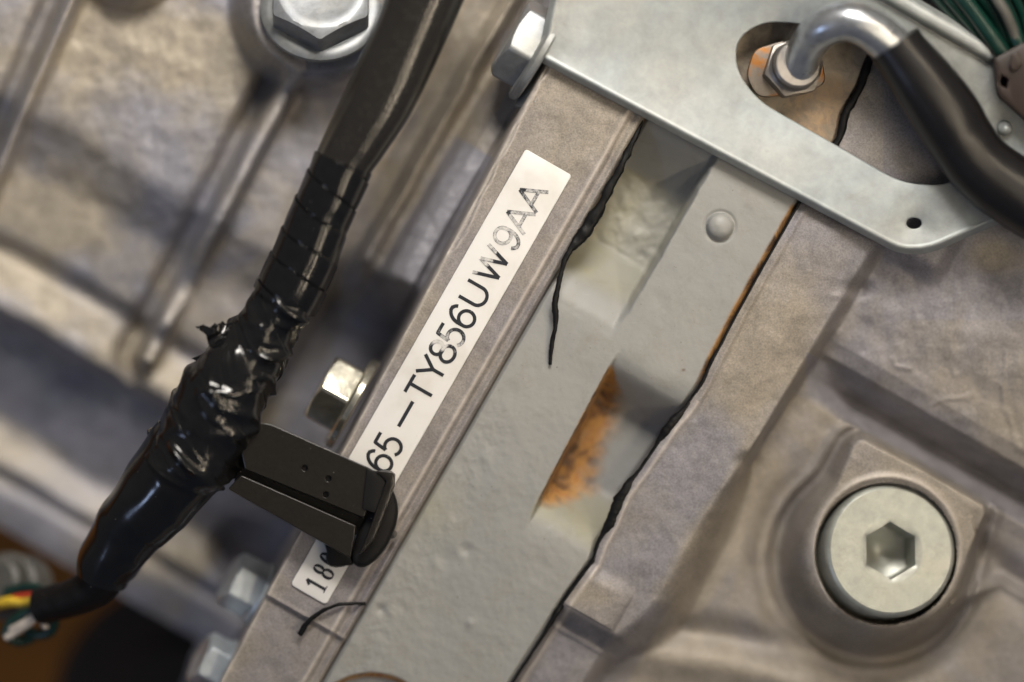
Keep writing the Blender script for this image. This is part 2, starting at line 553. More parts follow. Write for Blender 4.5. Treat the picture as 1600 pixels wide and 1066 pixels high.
M['nut'] = zinc_mat('rusty_nut_steel', (0.25, 0.21, 0.17), 0.5, 0.5, (0.19, 0.17, 0.155), 1, .00006, rusty=True)
M['bronze'] = zinc_mat('dark_steel', (0.26, 0.24, 0.22), 0.4, 0.8, (0.2, 0.19, 0.18), 1)

def plain(name, col, rough, metallic=0.0, bumpd=0, bscale=800, spec=0.5, vary=0.25, coat=0.0, dust=0.8):
    m, nt, bs = newmat(name)
    pos = objvec(nt)
    n = noise(nt, bscale, 5, .6, .2, pos)
    lo = tuple(c * (1 - vary) for c in col); hi = tuple(min(1, c * (1 + vary)) for c in col)
    r = ramp(nt, n.outputs[0], [(0.3, lo), (0.7, hi)])
    dn = noise(nt, 1900, 2, .5, 0, pos)
    df = ramp(nt, dn.outputs[0], [(0.765, 0.0), (0.79, dust)])
    nt.links.new(mix(nt, df.outputs[0], r.outputs[0], (0.30, 0.27, 0.23)), bs.inputs['Base Color'])
    bs.inputs['Roughness'].default_value = rough; bs.inputs['Metallic'].default_value = metallic
    bs.inputs['Specular IOR Level'].default_value = spec
    bs.inputs['Coat Weight'].default_value = coat
    if bumpd: bump(nt, bs, n.outputs[0], bumpd, 0.8)
    return m
M['tape'] = plain('black_vinyl_tape', (0.006, 0.006, 0.0065), 0.17, 0, .00002, 500, .55)
M['sleeve'] = plain('black_vinyl_sleeve', (0.017, 0.0155, 0.0135), 0.19, 0, .00002, 900, .6)
M['hose'] = plain('black_rubber_hose', (0.007, 0.0065, 0.007), 0.32, 0, .00003, 1300, .5)
M['sealant'] = plain('black_silicone_sealant', (0.004, 0.004, 0.0045), 0.5, 0, .00010, 900, .22)
M['plastic'] = plain('black_moulded_plastic', (0.013, 0.0108, 0.008), 0.30, 0, .00003, 1600, .5, .3)
M['plastic_dark'] = plain('dark_rubber_grommet', (0.006, 0.0055, 0.0055), 0.6, 0, 0, 900, .25)
M['hole'] = plain('dark_pit', (0.004, 0.004, 0.004), 0.8, 0, 0, 900, .1)
M['wire_green'] = plain('green_wire', (0.004, 0.026, 0.019), 0.32, 0, 0, 300, .5)
M['wire_yellow'] = plain('yellow_wire', (0.75, 0.50, 0.04), 0.4, 0, 0, 300, .5)
M['wire_red'] = plain('red_wire', (0.55, 0.05, 0.02), 0.4, 0, 0, 300, .5)
M['wire_white'] = plain('white_wire', (0.62, 0.55, 0.48), 0.4, 0, 0, 300, .5)
M['conn'] = plain('grey_connector_plastic', (0.085, 0.082, 0.072), 0.5, 0, 0, 200, .5)
M['brown'] = plain('brown_connector_plastic', (0.018, 0.009, 0.006), 0.5, 0, 0, 200, .5)
M['drum'] = plain('dark_cast_drum', (0.045, 0.036, 0.030), 0.6, .2, .0004, 90, .4)
M['board'] = plain('orange_cardboard', (0.55, 0.21, 0.035), 0.75, 0, .0005, 14, .3, .35)
m, nt, bs = newmat('sticker_paper')
pos = objvec(nt)
n = noise(nt, 90, 4, .6, 0, pos); n2 = noise(nt, 1500, 3, .7, 0, pos)
r = ramp(nt, n.outputs[0], [(0.32, (0.62, 0.595, 0.55)), (0.5, (0.71, 0.695, 0.67)), (0.7, (0.75, 0.74, 0.72))])
sp = ramp(nt, n2.outputs[0], [(0.70, 0.0), (0.8, 0.4)])
nt.links.new(mix(nt, sp.outputs[0], r.outputs[0], (0.35, 0.30, 0.25)), bs.inputs['Base Color'])
bs.inputs['Roughness'].default_value = 0.45
M['paper'] = m
m, nt, bs = newmat('worn_black_ink')
pos = objvec(nt)
n = noise(nt, 1700, 4, .75, .4, pos)
w = attr(nt, 'wear'); e = attr(nt, 'edge')
f = math_n(nt, 'ADD', w, math_n(nt, 'MULTIPLY', math_n(nt, 'SUBTRACT', n.outputs[0], 0.5), 1.6))
f = math_n(nt, 'SUBTRACT', f, math_n(nt, 'MULTIPLY', e, 0.22))
r = ramp(nt, f, [(0.42, (0.012, 0.014, 0.02)), (0.56, (0.16, 0.16, 0.17)), (0.68, (0.36, 0.355, 0.35)), (0.95, (0.60, 0.585, 0.56))])
nt.links.new(r.outputs[0], bs.inputs['Base Color'])
bs.inputs['Roughness'].default_value = 0.5
M['ink'] = m

# ------------------------------------------------------------------ left housing with its joint flange
def tL(s): return 800 - 0.035 * s
def sprof(s):
    xs = [-1200, -716, -700, -655, -645, -632, -590, -572, -470, -428, -421, -405, -345, -335, -310, -210, -195, -128, -110, 500]
    hs = [-395, -395, -385, -376, -398, -366, -388, -396, -336, -298, -262, -258, -278, -286, -256, -248, -242, -190, -186, -190]
    r = 0
    for d in (-8, -4, 0, 4, 8): r = r + np.interp(s + d, xs, hs)
    return r / 5
RIB1 = [(125, -30), (60, 120), (25, 200), (0, 262), (-30, 330)]
RIB2 = [(462, 115), (400, 228), (345, 335), (300, 430), (262, 500), (232, 560)]
def hA(u, v, s, t):
    base = sprof(s + 10 * fbm(u, v, 130, 2, 3))
    # ribs
    d, k, sd = seg_dist(u, v, RIB1)
    base = base + 50 * np.exp(-(d / 13) ** 2) * (0.9 + .25 * np.cos(k * 9)) * 1.2 - 34 * np.exp(-((d - 30) / 15) ** 2) * (sd < 0)
    d, k, sd = seg_dist(u, v, RIB2)
    amp = 55 * (1 - 0.75 * np.exp(-((k - .66) / .10) ** 2))
    base = base + amp * 1.1 * np.exp(-(d / 16) ** 4) - 42 * np.exp(-((d - 34) / 15) ** 2) * (sd < 0)
    # bolt boss
    d = np.hypot(u - 503, v - 8)
    base = base + (-88 - base) * (1 - ss(d, 106, 150)) + 0
    d = np.hypot(u - 205, v + 62)
    base = base + 55 * (1 - ss(d, 55, 85))
    # flank towards the flange: ridge, valley, sheen slope
    up = ss(s, -170, -60)
    wob = 7 * fbm(s, t, 120, 2, 21)
    tt = t + wob
    flank = np.interp(tt, [560, 610, 655, 676, 690, 697, 704, 716, 726, 740, 760, 782, 794, 803, 830],
                          [-190, -196, -205, -210, -176, -160, -168, -204, -200, -150, -128, -122, -150, -168, -170])
    f2 = flank + 25 * ss(s, 150, 330) * (1 - ss(t, 690, 730))
    w = ss(t, 560, 620) * up
    base = base * (1 - w) + f2 * w
    # pit beside the flange, lower down
    pit = ss(t, 640, 690) * (1 - up) * ss(s, -470, -400)
    base = base * (1 - pit) + (-350) * pit
    # pocket round the second lower bolt
    d = np.hypot((s + 560) / 1.0, (t - 765) / 1.2)
    base = base - 70 * (1 - ss(d, 25, 60))
    # flange wall and face
    tl = tL(s)
    wall = ss(t, tl - 9, tl + 2)
    edge = 5 * np.exp(-((t - tl - 4) / 5) ** 2)
    wav = 812 - 0.05 * s + 6 * fbm(s, s * 0, 46, 3, 8)
    lowlip = -3.0 * (1 - ss(t, wav - 1.5, wav + 1.5)) * ss(s, -10, 30)
    fl = lowlip + 3.0 * np.exp(-((t - wav) / 1.8) ** 2) * ss(s, -10, 30)
    gr = 948 - 0.0 * s + 3 * ss(s, 250, 300) * -1
    fl = fl - 5.5 * ss(t, gr - 5, gr + 3) + 4 * ss(t, gr + 4, gr + 12) + 2 * np.exp(-((t - gr + 9) / 4) ** 2)
    fl = fl - 7 * (1 - ss(s, -603, -599)) + 1.5 * np.exp(-((s + 599) / 4) ** 2)
    fl = fl + 1.6 * fbm(u, v, 55, 3, 4) * (1 - 0.6 * np.exp(-((t - 871) / 40) ** 2))
    fl = fl - 12 * ss(t, 961, 967)
    h = base * (1 - wall) + fl * wall
    h = h + (1 - wall) * (5 * fbm(u, v, 120, 3, 6) + 2.2 * fbm(u, v, 26, 3, 7)) + 0.35 * fbm(u, v, 7, 2, 12)
    # the rim drops away at the bottom end of the case, left of the bolts
    return h
def pA(u, v, s, t):
    p = np.zeros(u.shape, int)
    d, _, _ = seg_dist(u, v, RIB1); p[d < 17] = 2
    d, _, _ = seg_dist(u, v, RIB2); p[d < 17] = 3
    p[np.hypot(u - 503, v - 8) < 140] = 4
    p[(s < -335) & (s > -421) & (t < 640)] = 5
    p[(s < -578) & (t < 640)] = 6
    p[t > tL(s) - 8] = 1
    return p
def aA(u, v, s, t, h):
    tan = 0.6 * np.exp(-((s + 372) / 40) ** 2) * (t < 700) + 0.35 * np.exp(-((s + 612) / 30) ** 2) * (t < 760)
    tan = tan + 0.9 * np.exp(-(((u - 250) / 190) ** 2 + ((v - 70) / 60) ** 2)) + 0.8 * np.exp(-(((u - 70) / 90) ** 2 + ((v - 330) / 50) ** 2))
    tan = tan + 1.0 * np.exp(-(((u - 690) / 60) ** 2 + ((v - 110) / 100) ** 2)) + .7 * np.exp(-((t - 690) / 22) ** 2) * ss(s, -60, 60)
    tan = tan + 0.8 * (t > tL(s)) * ss(s, 90, 300) * 0.9
    tan = tan - 0.9 * (t > 725) * (t < tL(s)) * (s < 170) - .5 * ((s < -425) & (s > -560))
    worn = 0.7 * np.exp(-((t - tL(s) - 3) / 4) ** 2) + 0.6 * np.exp(-((t - 940) / 3) ** 2) + .25 * np.exp(-((s + 599) / 3) ** 2) * (t > 815)
    d, k, _ = seg_dist(u, v, RIB2); worn = worn + .35 * np.exp(-(d / 7) ** 2)
    d, k, _ = seg_dist(u, v, RIB1); worn = worn + .35 * np.exp(-(d / 7) ** 2)
    worn = worn + .5 * np.exp(-((np.hypot(u - 503, v - 8) - 104) / 5) ** 2)
    wav = 812 - 0.05 * s + 6 * fbm(s, s * 0, 46, 3, 8)
    worn = worn + .7 * np.exp(-((t - wav) / 1.6) ** 2) * ss(s, -10, 30)
    return {'tan': tan, 'worn': np.clip(worn, 0, 1)}
hous = thing('gearbox_housing', 'mottled cast housing at left with two thin ribs and the long flange carrying the stickers', 'engine housing', P(300, 300, -250))
grid_parts('case_side', -714, 520, 2.6, lambda s: -260 + 0 * s, lambda s: 966 + 0 * s, 470, hA, pA,
           ['housing_wall', 'joint_flange', 'rib', 'rib', 'bolt_boss', 'ledge', 'lower_rim'],
           [M['cast'], M['flange']] + [M['cast']] * 5, [hous] * 7, aA, skirt=900)
grid_parts('case_side', -1000, -714, 2.6, lambda s: 765 + 30 * fbm(s, s * 0, 120, 2, 40), lambda s: 966 + 0 * s, 125, hA, pA,
           ['housing_wall', 'joint_flange', 'rib', 'rib', 'bolt_boss', 'ledge', 'lower_rim'],
           [M['cast'], M['flange']] + [M['cast']] * 5, [hous] * 7, aA, skirt=900)

# ------------------------------------------------------------------ grey painted middle casting
SEAM = [(1530, -300), (1440, -60), (1400, 20), (1362, 88), (1342, 140), (1318, 180), (1308, 222), (1262, 290), (1240, 332), (1192, 416), (1152, 488), (1113, 563), (1096, 598), (1070, 637), (1047, 664), (1031, 688),
        (1000, 733), (973, 770), (961, 797), (954, 816), (935, 848), (925, 878), (905, 905), (880, 940), (868, 960), (842, 1002), (802, 1064), (760, 1130), (700, 1240)]
_ss = np.array([st(*p) for p in SEAM])
_o = np.argsort(_ss[:, 0])
def tS(s): return np.interp(s, _ss[_o, 0], _ss[_o, 1])
def fsm(a, b, k=6):   # smooth min
    h = np.clip(0.5 + 0.5 * (b - a) / k, 0, 1)
    return b * (1 - h) + a * h - k * h * (1 - h)
def smi(x, xs, hs):
    return sum(np.interp(x + d, xs, hs) for d in (-9, -6, -3, 0, 3, 6, 9)) / 7
def hB(u, v, s, t):
    h = -6 + 1.6 * fbm(u, v, 70, 2, 14) + 0.4 * fbm(u, v, 18, 2, 15)
    # orange-peel lumps, stronger low down
    h = h + 0.5 * ss(-s, 0, 250) * fbm(u, v, 12, 2, 16) + 1.5 * np.exp(-((t - 1005) / 32) ** 2) * ss(-s, 60, 200) * fbm(u, v, 17, 3, 19)
    # upper pocket
    side = 1 - ss(t, 1084 + 2 * fbm(s, t, 20, 2, 3), 1097 + 2 * fbm(s, t, 20, 2, 3))
    prof = smi(s, [10, 38, 66, 102, 126, 131, 200, 250, 262, 300, 330, 350], [0, -4, -20, -58, -82, -92, -94, -96, -90, -55, -18, -14])
    h = h + prof * side * (t < 1140)
    h = h + side * ss(s, 125, 140) * (1 - ss(s, 250, 262)) * (3.5 * fbm(u, v, 20, 3, 17))
    # lower pocket
    side = ss(t, 1109 + 0.035 * (-s), 1116 + 0.035 * (-s))
    prof = smi(s, [-312, -288, -260, -233, -208, -198, -150, -75, -62, -45, -26, -8, 10], [0, -4, -20, -52, -84, -90, -92, -90, -80, -44, -14, -3, 0])
    h = h + prof * side
    # second corner of the bare end under the bracket
    h = h - 16 * ss(s, 352, 375)
    # pip, pits
    d = np.hypot(u - 1125, v - 354)
    h = h + 15 * np.sqrt(np.clip(1 - (d / 21) ** 2, 0, 1)) - 2.5 * np.exp(-((d - 23) / 3) ** 2)
    for (a, b, r, dp) in ((595, 953, 8, -5), (729, 859, 10, -4), (735, 974, 7, 3), (1008, 905, 5, -2), (700, 873, 14, -2.5), (680, 880, 9, 2), (640, 776, 12, 2), (707, 818, 16, 2.2), (758, 716, 10, 1.5), (720, 640, 9, 1.3), (1030, 470, 14, -1.2)):
        d = np.hypot(u - a, v - b); h = h + dp * np.exp(-(d / r) ** 2)
    # round drilling at the lower end
    d = np.hypot((u - 580) / 84, (v - 1112) / 62)
    h = h - 16 * (1 - ss(d, 0.80, 1.02))
    # rims
    h = h - 10 * (1 - ss(t, 967, 973)) - 9 * ss(t, tS(s) - 9, tS(s) - 1)
    return h + 0.12 * fbm(u, v, 6, 2, 18)
def aB(u, v, s, t, h):
    e = ss(t, 1104, 1110) * (s < 0) * (s > -262)
    side = ss(t, 1105 + 0.035 * (-s), 1112 + 0.035 * (-s))
    low = np.interp(s, [-275, -262, -205, -150, -90, -50, -25], [0, 26, 62, 46, 40, 26, 6])
    rust = 1.15 * side * (1 - ss(t, 1113 + low * .5, 1113 + low * 1.8)) * ss(-s, 14, 30) * (1 - ss(-s, 235, 290)) * 0.95
    rust = rust + 1.1 * ss(t, tS(s) - 13, tS(s) - 5) * ss(s, 0, 50) * (1 - ss(s, 330, 345))
    d = np.hypot((u - 580) / 84, (v - 1112) / 62)
    rust = rust + 1.1 * np.exp(-((d - 0.93) / .06) ** 2)
    rust = rust + .42 * ss(s, 350, 360) * (1 - ss(np.hypot(u - 1290, v - 190), 40, 110))
    rust = rust + .8 * np.exp(-(((u - 1068) / 3) ** 2 + ((v - 578) / 2.5) ** 2))
    tan = 0.9 * (t < 1092) * ss(s, 60, 90) * (1 - ss(s, 255, 265)) + 0.8 * ss(t, 1112, 1120) * (1 - ss(s, -225, -190)) * ss(s, -300, -270)
    tan = tan * np.where(t < 1092, 0.55 + 0.45 * (1 - ss(t, 980, 1050)), 1) + .5 * np.exp(-(((u - 670) / 40) ** 2 + ((v - 790) / 50) ** 2))
    bare = ss(s, 346, 356)
    return {'rust': np.clip(rust, 0, 1), 'tan': tan, 'bare': bare, 'worn': 0 * u}
def pB(u, v, s, t):
    p = np.zeros(u.shape, int)
    p[(t < 1096) & (s > 24) & (s < 352)] = 1
    p[(t > 1108 + 0.035 * (-s)) & (s < -2) & (s > -298)] = 1
    p[np.hypot(u - 1125, v - 354) < 24] = 2
    return p
mid = thing('grey_flange_plate', 'grey painted iron plate with two pockets, one rusty, right of the sticker flange', 'flange plate', P(900, 600, -60))
grid_parts('plate_side', -1010, 860, 1.7, lambda s: 967.5 + 0 * s, lambda s: tS(s) - 2, 165, hB, pB,
           ['plate_face', 'pocket', 'pip'], [M['paint']] * 3, [mid] * 3, aB, skirt=260)

# ------------------------------------------------------------------ right housing
def platsd(u, v):
    return poly_sd(u, v, [(1347, 704), (1433, 748), (1524, 800), (1494, 868), (1458, 914), (1338, 914), (1310, 802)]) - 16
def hC(u, v, s, t):
    # strip along the joint
    t0 = np.interp(s, [-420, -300, -150, -40, 0, 400], [1322, 1352, 1352, 1364, 1367, 1372])
    t1 = np.interp(s, [-420, -300, -150, -40, 0, 150, 400], [1412, 1418, 1412, 1384, 1380, 1392, 1400])
    strip = -4 + 2.2 * fbm(u, v, 45, 3, 24) - 10 * ss(t, 1300, 1370) * ss(s, -50, 60)
    d0 = 3.5 * np.exp(-((t - tS(s) - 12) / 5) ** 2)
    strip = strip + d0
    # right-hand lower country, by zones along s
    b = np.interp(s, [-700, -420, -300, 60, 82, 92, 118, 160, 185, 260, 420], [-100, -96, -94, -94, -88, -100, -146, -66, -55, -50, -40])
    fade = ss(u, 1250, 1340)
    b = b * fade + (1 - fade) * np.interp(s, [-400, 60, 150, 200, 400], [-84, -80, -70, -52, -40])
    b = b + (6 * fbm(u, v, 80, 3, 25) + 1.5 * fbm(u, v, 24, 3, 26)) * ss(s, 90, 190) + 3 * fbm(u, v, 90, 2, 27)
    # veins where the casting flashed
    for pl in ([(1452, 655), (1456, 638), (1468, 628), (1490, 627), (1520, 618)], [(1398, 560), (1404, 575), (1425, 577)], [(1570, 555), (1566, 600), (1572, 640), (1592, 700)]):
        d, _, _ = seg_dist(u + 7 * fbm(u, v, 22, 2, 66), v + 7 * fbm(u, v, 22, 2, 67), pl); b = b + 1.7 * np.exp(-(d / 4) ** 2)
    # plug boss: ring, cornered plateau, skirt
    ring = np.hypot(u - 1386, v - 859) - 121
    plat = platsd(u, v)
    skw = 62 * np.clip(0.55 - 0.5 * ((u - 1386) * 0.75 - (v - 859) * 0.66) / 190, 0.14, 1)
    dd = fsm(ring, plat + 2, 8)
    boss = 1 - ss(dd, 0, 1) * 1
    top = -18 + 5 * np.exp(-((ring + 7) / 6) ** 2)
    k = ss(dd, 0, skw)
    b = b - 42 * np.exp(-((dd - skw * .9) / 34) ** 2) * ss(skw, 22, 50)
    outer = b + 9 * np.exp(-((dd - skw - 10) / 9) ** 2) * (s < 90)
    b = top * (1 - k) + outer * k
    b = b + 1.0 * np.exp(-((plat + 8) / 12) ** 2) * ss(s, 55, 75) * ss(ring, 0, 20)
    b = b - 90 * (1 - ss(np.hypot(u - 1384, v - 866), 107, 110))
    # spur running right from the plateau
    d, k2, _ = seg_dist(u, v, [(1480, 946), (1563, 909), (1640, 955)])
    b = b + 12 * np.exp(-(d / 10) ** 2) * (ring > 10)
    d, k2, _ = seg_dist(u, v, [(1515, 850), (1580, 905), (1640, 940)])
    b = b - 22 * np.exp(-(d / 26) ** 2) * (ring > 20)
    # trough and bright swell at the bottom
    w = v - (1003 + 0.14 * (u - 1000) + 14 * np.exp(-((u - 1280) / 90) ** 2))
    b = b + (-18 * np.exp(-((w + 30) / 24) ** 2) + 11 * np.exp(-((w - 22) / 26) ** 2)) * (1 - ss(u, 1230, 1330)) * ss(t, 1325, 1350)
    # strip end below the dowel
    lo = 1 - ss(s, -414 - 6 * fbm(s, t, 30, 2, 5), -379)
    strip = strip - 34 * lo + 3 * np.exp(-((s + 418) / 3) ** 2)
    k_ = ss(s, -450, -330); t0 = 1316 * (1 - k_) + t0 * k_; t1 = 1350 * (1 - k_) + t1 * k_
    # dowel end standing on the strip
    w = ss(t, t0, t1)
    h = strip * (1 - w) + b * w
    dw = np.clip(1 - ((t - 1276) / 46) ** 2, 0, 1)
    dow = 11 * np.sqrt(dw) * ss(s, -384, -380) * (1 - ss(s, -330, -300))
    h = h + dow * (t < 1330)
    # scar and bruise by the bracket tip
    h = h - 14 * np.exp(-(((u - 1340) / 20) ** 2 + ((v - 452) / 12) ** 2)) + 3 * np.exp(-(((u - 1310) / 16) ** 2 + ((v - 462) / 7) ** 2))
    h = h - 12 * np.exp(-(((u - 1165) / 16) ** 2 + ((v - 722) / 12) ** 2))
    # clearance under the hose and the bracket
    k_ = ss(s, 330, 370) * (1 - ss(t, 1470, 1500)); h = h * (1 - k_) + (-20 + 2 * fbm(u, v, 60, 3, 71)) * k_
    return h + 0.5 * fbm(u, v, 7, 2, 28)
def aC(u, v, s, t, h):
    tan = .5 * np.exp(-(((u - 1180) / 70) ** 2 + ((v - 560) / 120) ** 2)) + .7 * np.exp(-(((u - 920) / 45) ** 2 + ((v - 925) / 25) ** 2))
    tan = tan + .8 * ss(t, 1335, 1365) * (1 - ss(t, 1405, 1440)) * (1 - ss(s, -90, 10)) * ss(s, -330, -270) + .6 * (s < 85) * (t > 1380) * (v < 1100) * .6  # joint slope toned tan in place of light from the right
    tan = tan + 1.2 * np.exp(-(((u - 1555) / 35) ** 2 + ((v - 400) / 30) ** 2)) + .5 * np.exp(-(((u - 1100) / 130) ** 2 + ((v - 1045) / 25) ** 2))
    tan = tan - .5 * np.exp(-(((u - 1120) / 50) ** 2 + ((v - 720) / 80) ** 2)) - .8 * ((s > 92) & (s < 150) & (u > 1260)) - .3 * (v < 500) * (u > 1380)
    worn = .55 * np.exp(-((t - tS(s) - 12) / 4) ** 2) * (s < 0)
    plat = platsd(u, v)
    worn = worn + .2 * np.exp(-((plat + 5) / 7) ** 2) * (s > 40)
    rr = np.hypot(u - 1386, v - 859)
    worn = worn + .5 * np.exp(-((rr - 116) / 4) ** 2)
    worn = worn + .7 * np.exp(-((s + 383) / 2) ** 2) * (t < 1322) * (t > 1232)
    return {'tan': tan, 'worn': np.clip(worn, 0, 1)}
def pC(u, v, s, t):
    p = np.zeros(u.shape, int)
    p[(t < 1368) & (s < 400)] = 1
    ring = np.hypot(u - 1386, v - 859) - 121
    plat = platsd(u, v)
    p[fsm(ring, plat + 2, 8) < 45] = 2
    p[(t < 1325) & (s < -300) & (s > -384)] = 3
    return p
rh = thing('right_gear_housing', 'mottled brownish grey cast housing at right with a raised boss round the big socket plug', 'gear housing', P(1300, 700, -100))
grid_parts('casting_side', -1130, 860, 2.5, lambda s: tS(s) + 2.5, lambda s: 2060 + 0 * s, 350, hC, pC,
           ['housing_wall', 'joint_strip', 'plug_boss', 'dowel_boss'], [M['gear']] * 4, [rh] * 4, aC, skirt=900)

# ------------------------------------------------------------------ stickers
def stp(s, t): return uv(s, t)
def sticker(name, label, s0, s1, t0, t1, rad):
    poly = [stp(s0, t0), stp(s1, t0 + 0.0), stp(s1, t1), stp(s0, t1)]
    poly = densify(round_poly(poly, rad), 25)
    me = slab_mesh(name, poly, lambda u, v: 3.6 + 0 * u, 2.4, .8, draft=.2)
    o = link(name, me, M['paper'])
    tag(o, label, 'sticker')
    return o
big = sticker('paper_sticker', 'long white sticker with worn black number stuck along the flange', -400, 206, 828.5, 911.5, 5)
small = sticker('date_sticker', 'short white sticker with serif digits below the black clip', -567, -446, 848, 911.5, 7)

def stroke(verts, faces, attrs, pts, s0, tb, cap, hw, wearf, h=4.1):
    """pts in char units (x px along, y 0..1 up); ribbon with centre line"""
    p = np.array(pts, float)
    seg = np.linalg.norm(np.diff(p * [1, cap], axis=0), axis=1)
    out = [p[0]]
    for i, L in enumerate(seg):
        m = max(1, int(L / 1.6))
        for j in range(1, m + 1): out.append(p[i] + (p[i + 1] - p[i]) * j / m)
    p = np.array(out)
    q = np.stack([p[:, 0], p[:, 1] * cap], 1)
    tg = np.gradient(q, axis=0); tg /= np.linalg.norm(tg, axis=1, keepdims=True) + 1e-9
    nn = np.stack([-tg[:, 1], tg[:, 0]], 1)
    hwv = hw(p[:, 0], p[:, 1], tg) if callable(hw) else hw
    base = len(verts)
    for k, off in enumerate((-1, -.55, .55, 1)):
        r = q + nn * (off * np.reshape(hwv, (-1, 1)) if np.ndim(hwv) else off * hwv)
        U, V = stp(s0 + r[:, 0], tb - r[:, 1])
        c = P(U, V, np.full(len(r), h))
        verts.extend(c.tolist())
        w = wearf(r[:, 0], r[:, 1] / cap)
        attrs['wear'].extend(np.broadcast_to(w, (len(r),)).tolist()); attrs['edge'].extend([1.0 if abs(off) == 1 else 0.0] * len(r))
    n = len(q)
    for k in range(3):
        for i in range(n - 1):
            faces.append((base + k * n + i, base + k * n + i + 1, base + (k + 1) * n + i + 1, base + (k + 1) * n + i))
def arc(cx, cy, rx, ry, a0, a1, n=20):
    return [(cx + rx * math.cos(math.radians(a0 + (a1 - a0) * i / n)), cy + ry * math.sin(math.radians(a0 + (a1 - a0) * i / n))) for i in range(n + 1)]
def glyph(ch, w):
    if ch == '6': return [arc(w / 2, .31, w * .44, .31, 0, 360, 28), arc(w * .62, .50, w * .56, .50, 78, 176, 14)[0:] + [(w * .06, .33)], arc(w * .55, .76, w * .34, .24, 15, 105, 10)]
    if ch == '9': return [arc(w / 2, .69, w * .44, .31, 0, 360, 28), arc(w * .38, .50, w * .56, .50, -102, -4, 14) + [(w * .94, .67)], arc(w * .45, .24, w * .34, .24, 195, 285, 10)]
    if ch == '5': return [[(w * .86, 1), (w * .2, 1), (w * .12, .5)], [(w * .12, .5)] + arc(w * .48, .32, w * .46, .32, 140, -140, 22)[1:]]
    if ch == '8': return [arc(w / 2, .74, w * .36, .24, 0, 360, 24), arc(w / 2, .27, w * .45, .27, 0, 360, 28)]
    if ch == '-': return [[(0, .52), (w, .52)]]
    if ch == 'T': return [[(0, .97), (w, .97)], [(w / 2, .97), (w / 2, 0)]]
    if ch == 'Y': return [[(0, 1), (w / 2, .46)], [(w, 1), (w / 2, .46)], [(w / 2, .5), (w / 2, 0)]]
    if ch == 'U': return [[(w * .06, 1), (w * .06, .38)] + arc(w / 2, .36, w * .44, .34, 180, 360, 18) + [(w * .94, 1)]]
    if ch == 'W': return [[(0, 1), (w * .25, 0)], [(w * .25, 0), (w * .5, 1)], [(w * .5, 1), (w * .75, 0)], [(w * .75, 0), (w, 1)]]
    if ch == 'A': return [[(0, 0), (w / 2, 1)], [(w / 2, 1), (w, 0)], [(w * .2, .33), (w * .8, .33)]]
def letter(parent, nm, strokes, s0, tb, cap, hw, wearf, lab=None):
    v, f, a = [], [], {'wear': [], 'edge': []}
    for k, sk in enumerate(strokes): stroke(v, f, a, sk, s0, tb, cap, hw, wearf, (4.1 + 0.12 * k))
    me = mesh_np(nm, v, f, smooth=False)
    # all faces up
    bm = bmesh.new(); bm.from_mesh(me)
    for fc in bm.faces:
        if fc.normal.z < 0: fc.normal_flip()
    bm.to_mesh(me); bm.free()
    for k in a:
        at = me.attributes.new(k, 'FLOAT', 'POINT'); at.data.foreach_set('value', np.array(a[k], np.float32))
    o = link(nm, me, M['ink'], parent)
    if lab: o['label'] = lab
    return o
solid = lambda x, y: np.full(np.shape(x), 0.0)
CH = [('6', -344, 27, solid), ('5', -314, 27, solid), ('-', -269, 45, solid), ('T', -217, 31, solid), ('Y', -180, 30, solid),
      ('8', -147, 29, lambda x, y: 0.75 * ss(x, 10, 20) * (1 - 0.35 * (y < .4)) + .25 * (y > .45) * (x > 8)),
      ('5', -117, 27, lambda x, y: .72 * (1 - ss(x, 4, 30) * .55) - .25 * (y > .85)),
      ('6', -84, 28, solid), ('U', -47, 33, solid),
      ('W', -2, 50, lambda x, y: .80 * ss(y + .012 * (x - 25) * (x < 28) - .006 * (x - 40) * (x > 28), .42, .62)),
      ('9', 57, 28, lambda x, y: .80 - .22 * (y < .25)),
      ('A', 89, 36, lambda x, y: .74 + .10 * (x < 14) - .18 * (y > .85)), ('A', 128, 37, lambda x, y: .68 - .40 * (y > .8) + .06 * (x > 25))]
for ch, s0, w, wf in CH:
    letter(big, 'dash' if ch == '-' else ('digit' if ch.isdigit() else 'letter'), glyph(ch, w), s0, 893, 41, 2.9 if ch == '-' else 2.75, wf)
thick = lambda x, y, tg: 0.8 + 1.6 * np.abs(tg[:, 1])
letter(small, 'digit', [[(7, 0), (7, 1)], [(1, .78), (7, 1)], [(1, 0), (13, 0)]], -554, 899, 33, thick, solid)
letter(small, 'digit', [arc(7, .74, 4.8, .25, 0, 360, 24), arc(7, .26, 6, .26, 0, 360, 24)], -531, 899, 33, thick, solid)
letter(small, 'digit', [arc(7, .5, 6, .5, 0, 360, 30)], -510, 899, 33, thick, solid)

# ------------------------------------------------------------------ black silicone beads
def bead(label, pts, n=60, wob=.35, seed=1, flat=.8):
    me = tube_mesh('sealant_bead', pts, n, 12, lambda a, l, r: r * wob * (vnoise(l / 14, a * 0.6, seed) + .5 * vnoise(l / 4, a * 1.2, seed + 1)), flat=flat)
    o = link('sealant_bead', me, M['sealant'])
    tag(o, label, 'sealant')
    return o
sm = []
for (a, b) in SEAM[7:]:
    r = 4.0
    if (a, b) in ((1047, 664),): r = 9
    if b > 670 and b < 730: r = 5.5
    if 760 < b < 820: r = 8
    if b > 830: r = 4.5
    if b > 1000: r = 2.5
    if b < 560: r = 2.4
    sm.append((a + 1, b, -7, r))
bead('long thin black sealant bead in the seam between grey plate and right housing', sm, 240, .26, 3)
bead('short black sealant line seen through the bracket cutout', [(1388, 50, -18, 5), (1362, 88, -17, 6), (1342, 140, -17, 6), (1322, 176, -17, 7), (1310, 218, -18, 6), (1285, 262, -18, 5)], 60, .25, 5)
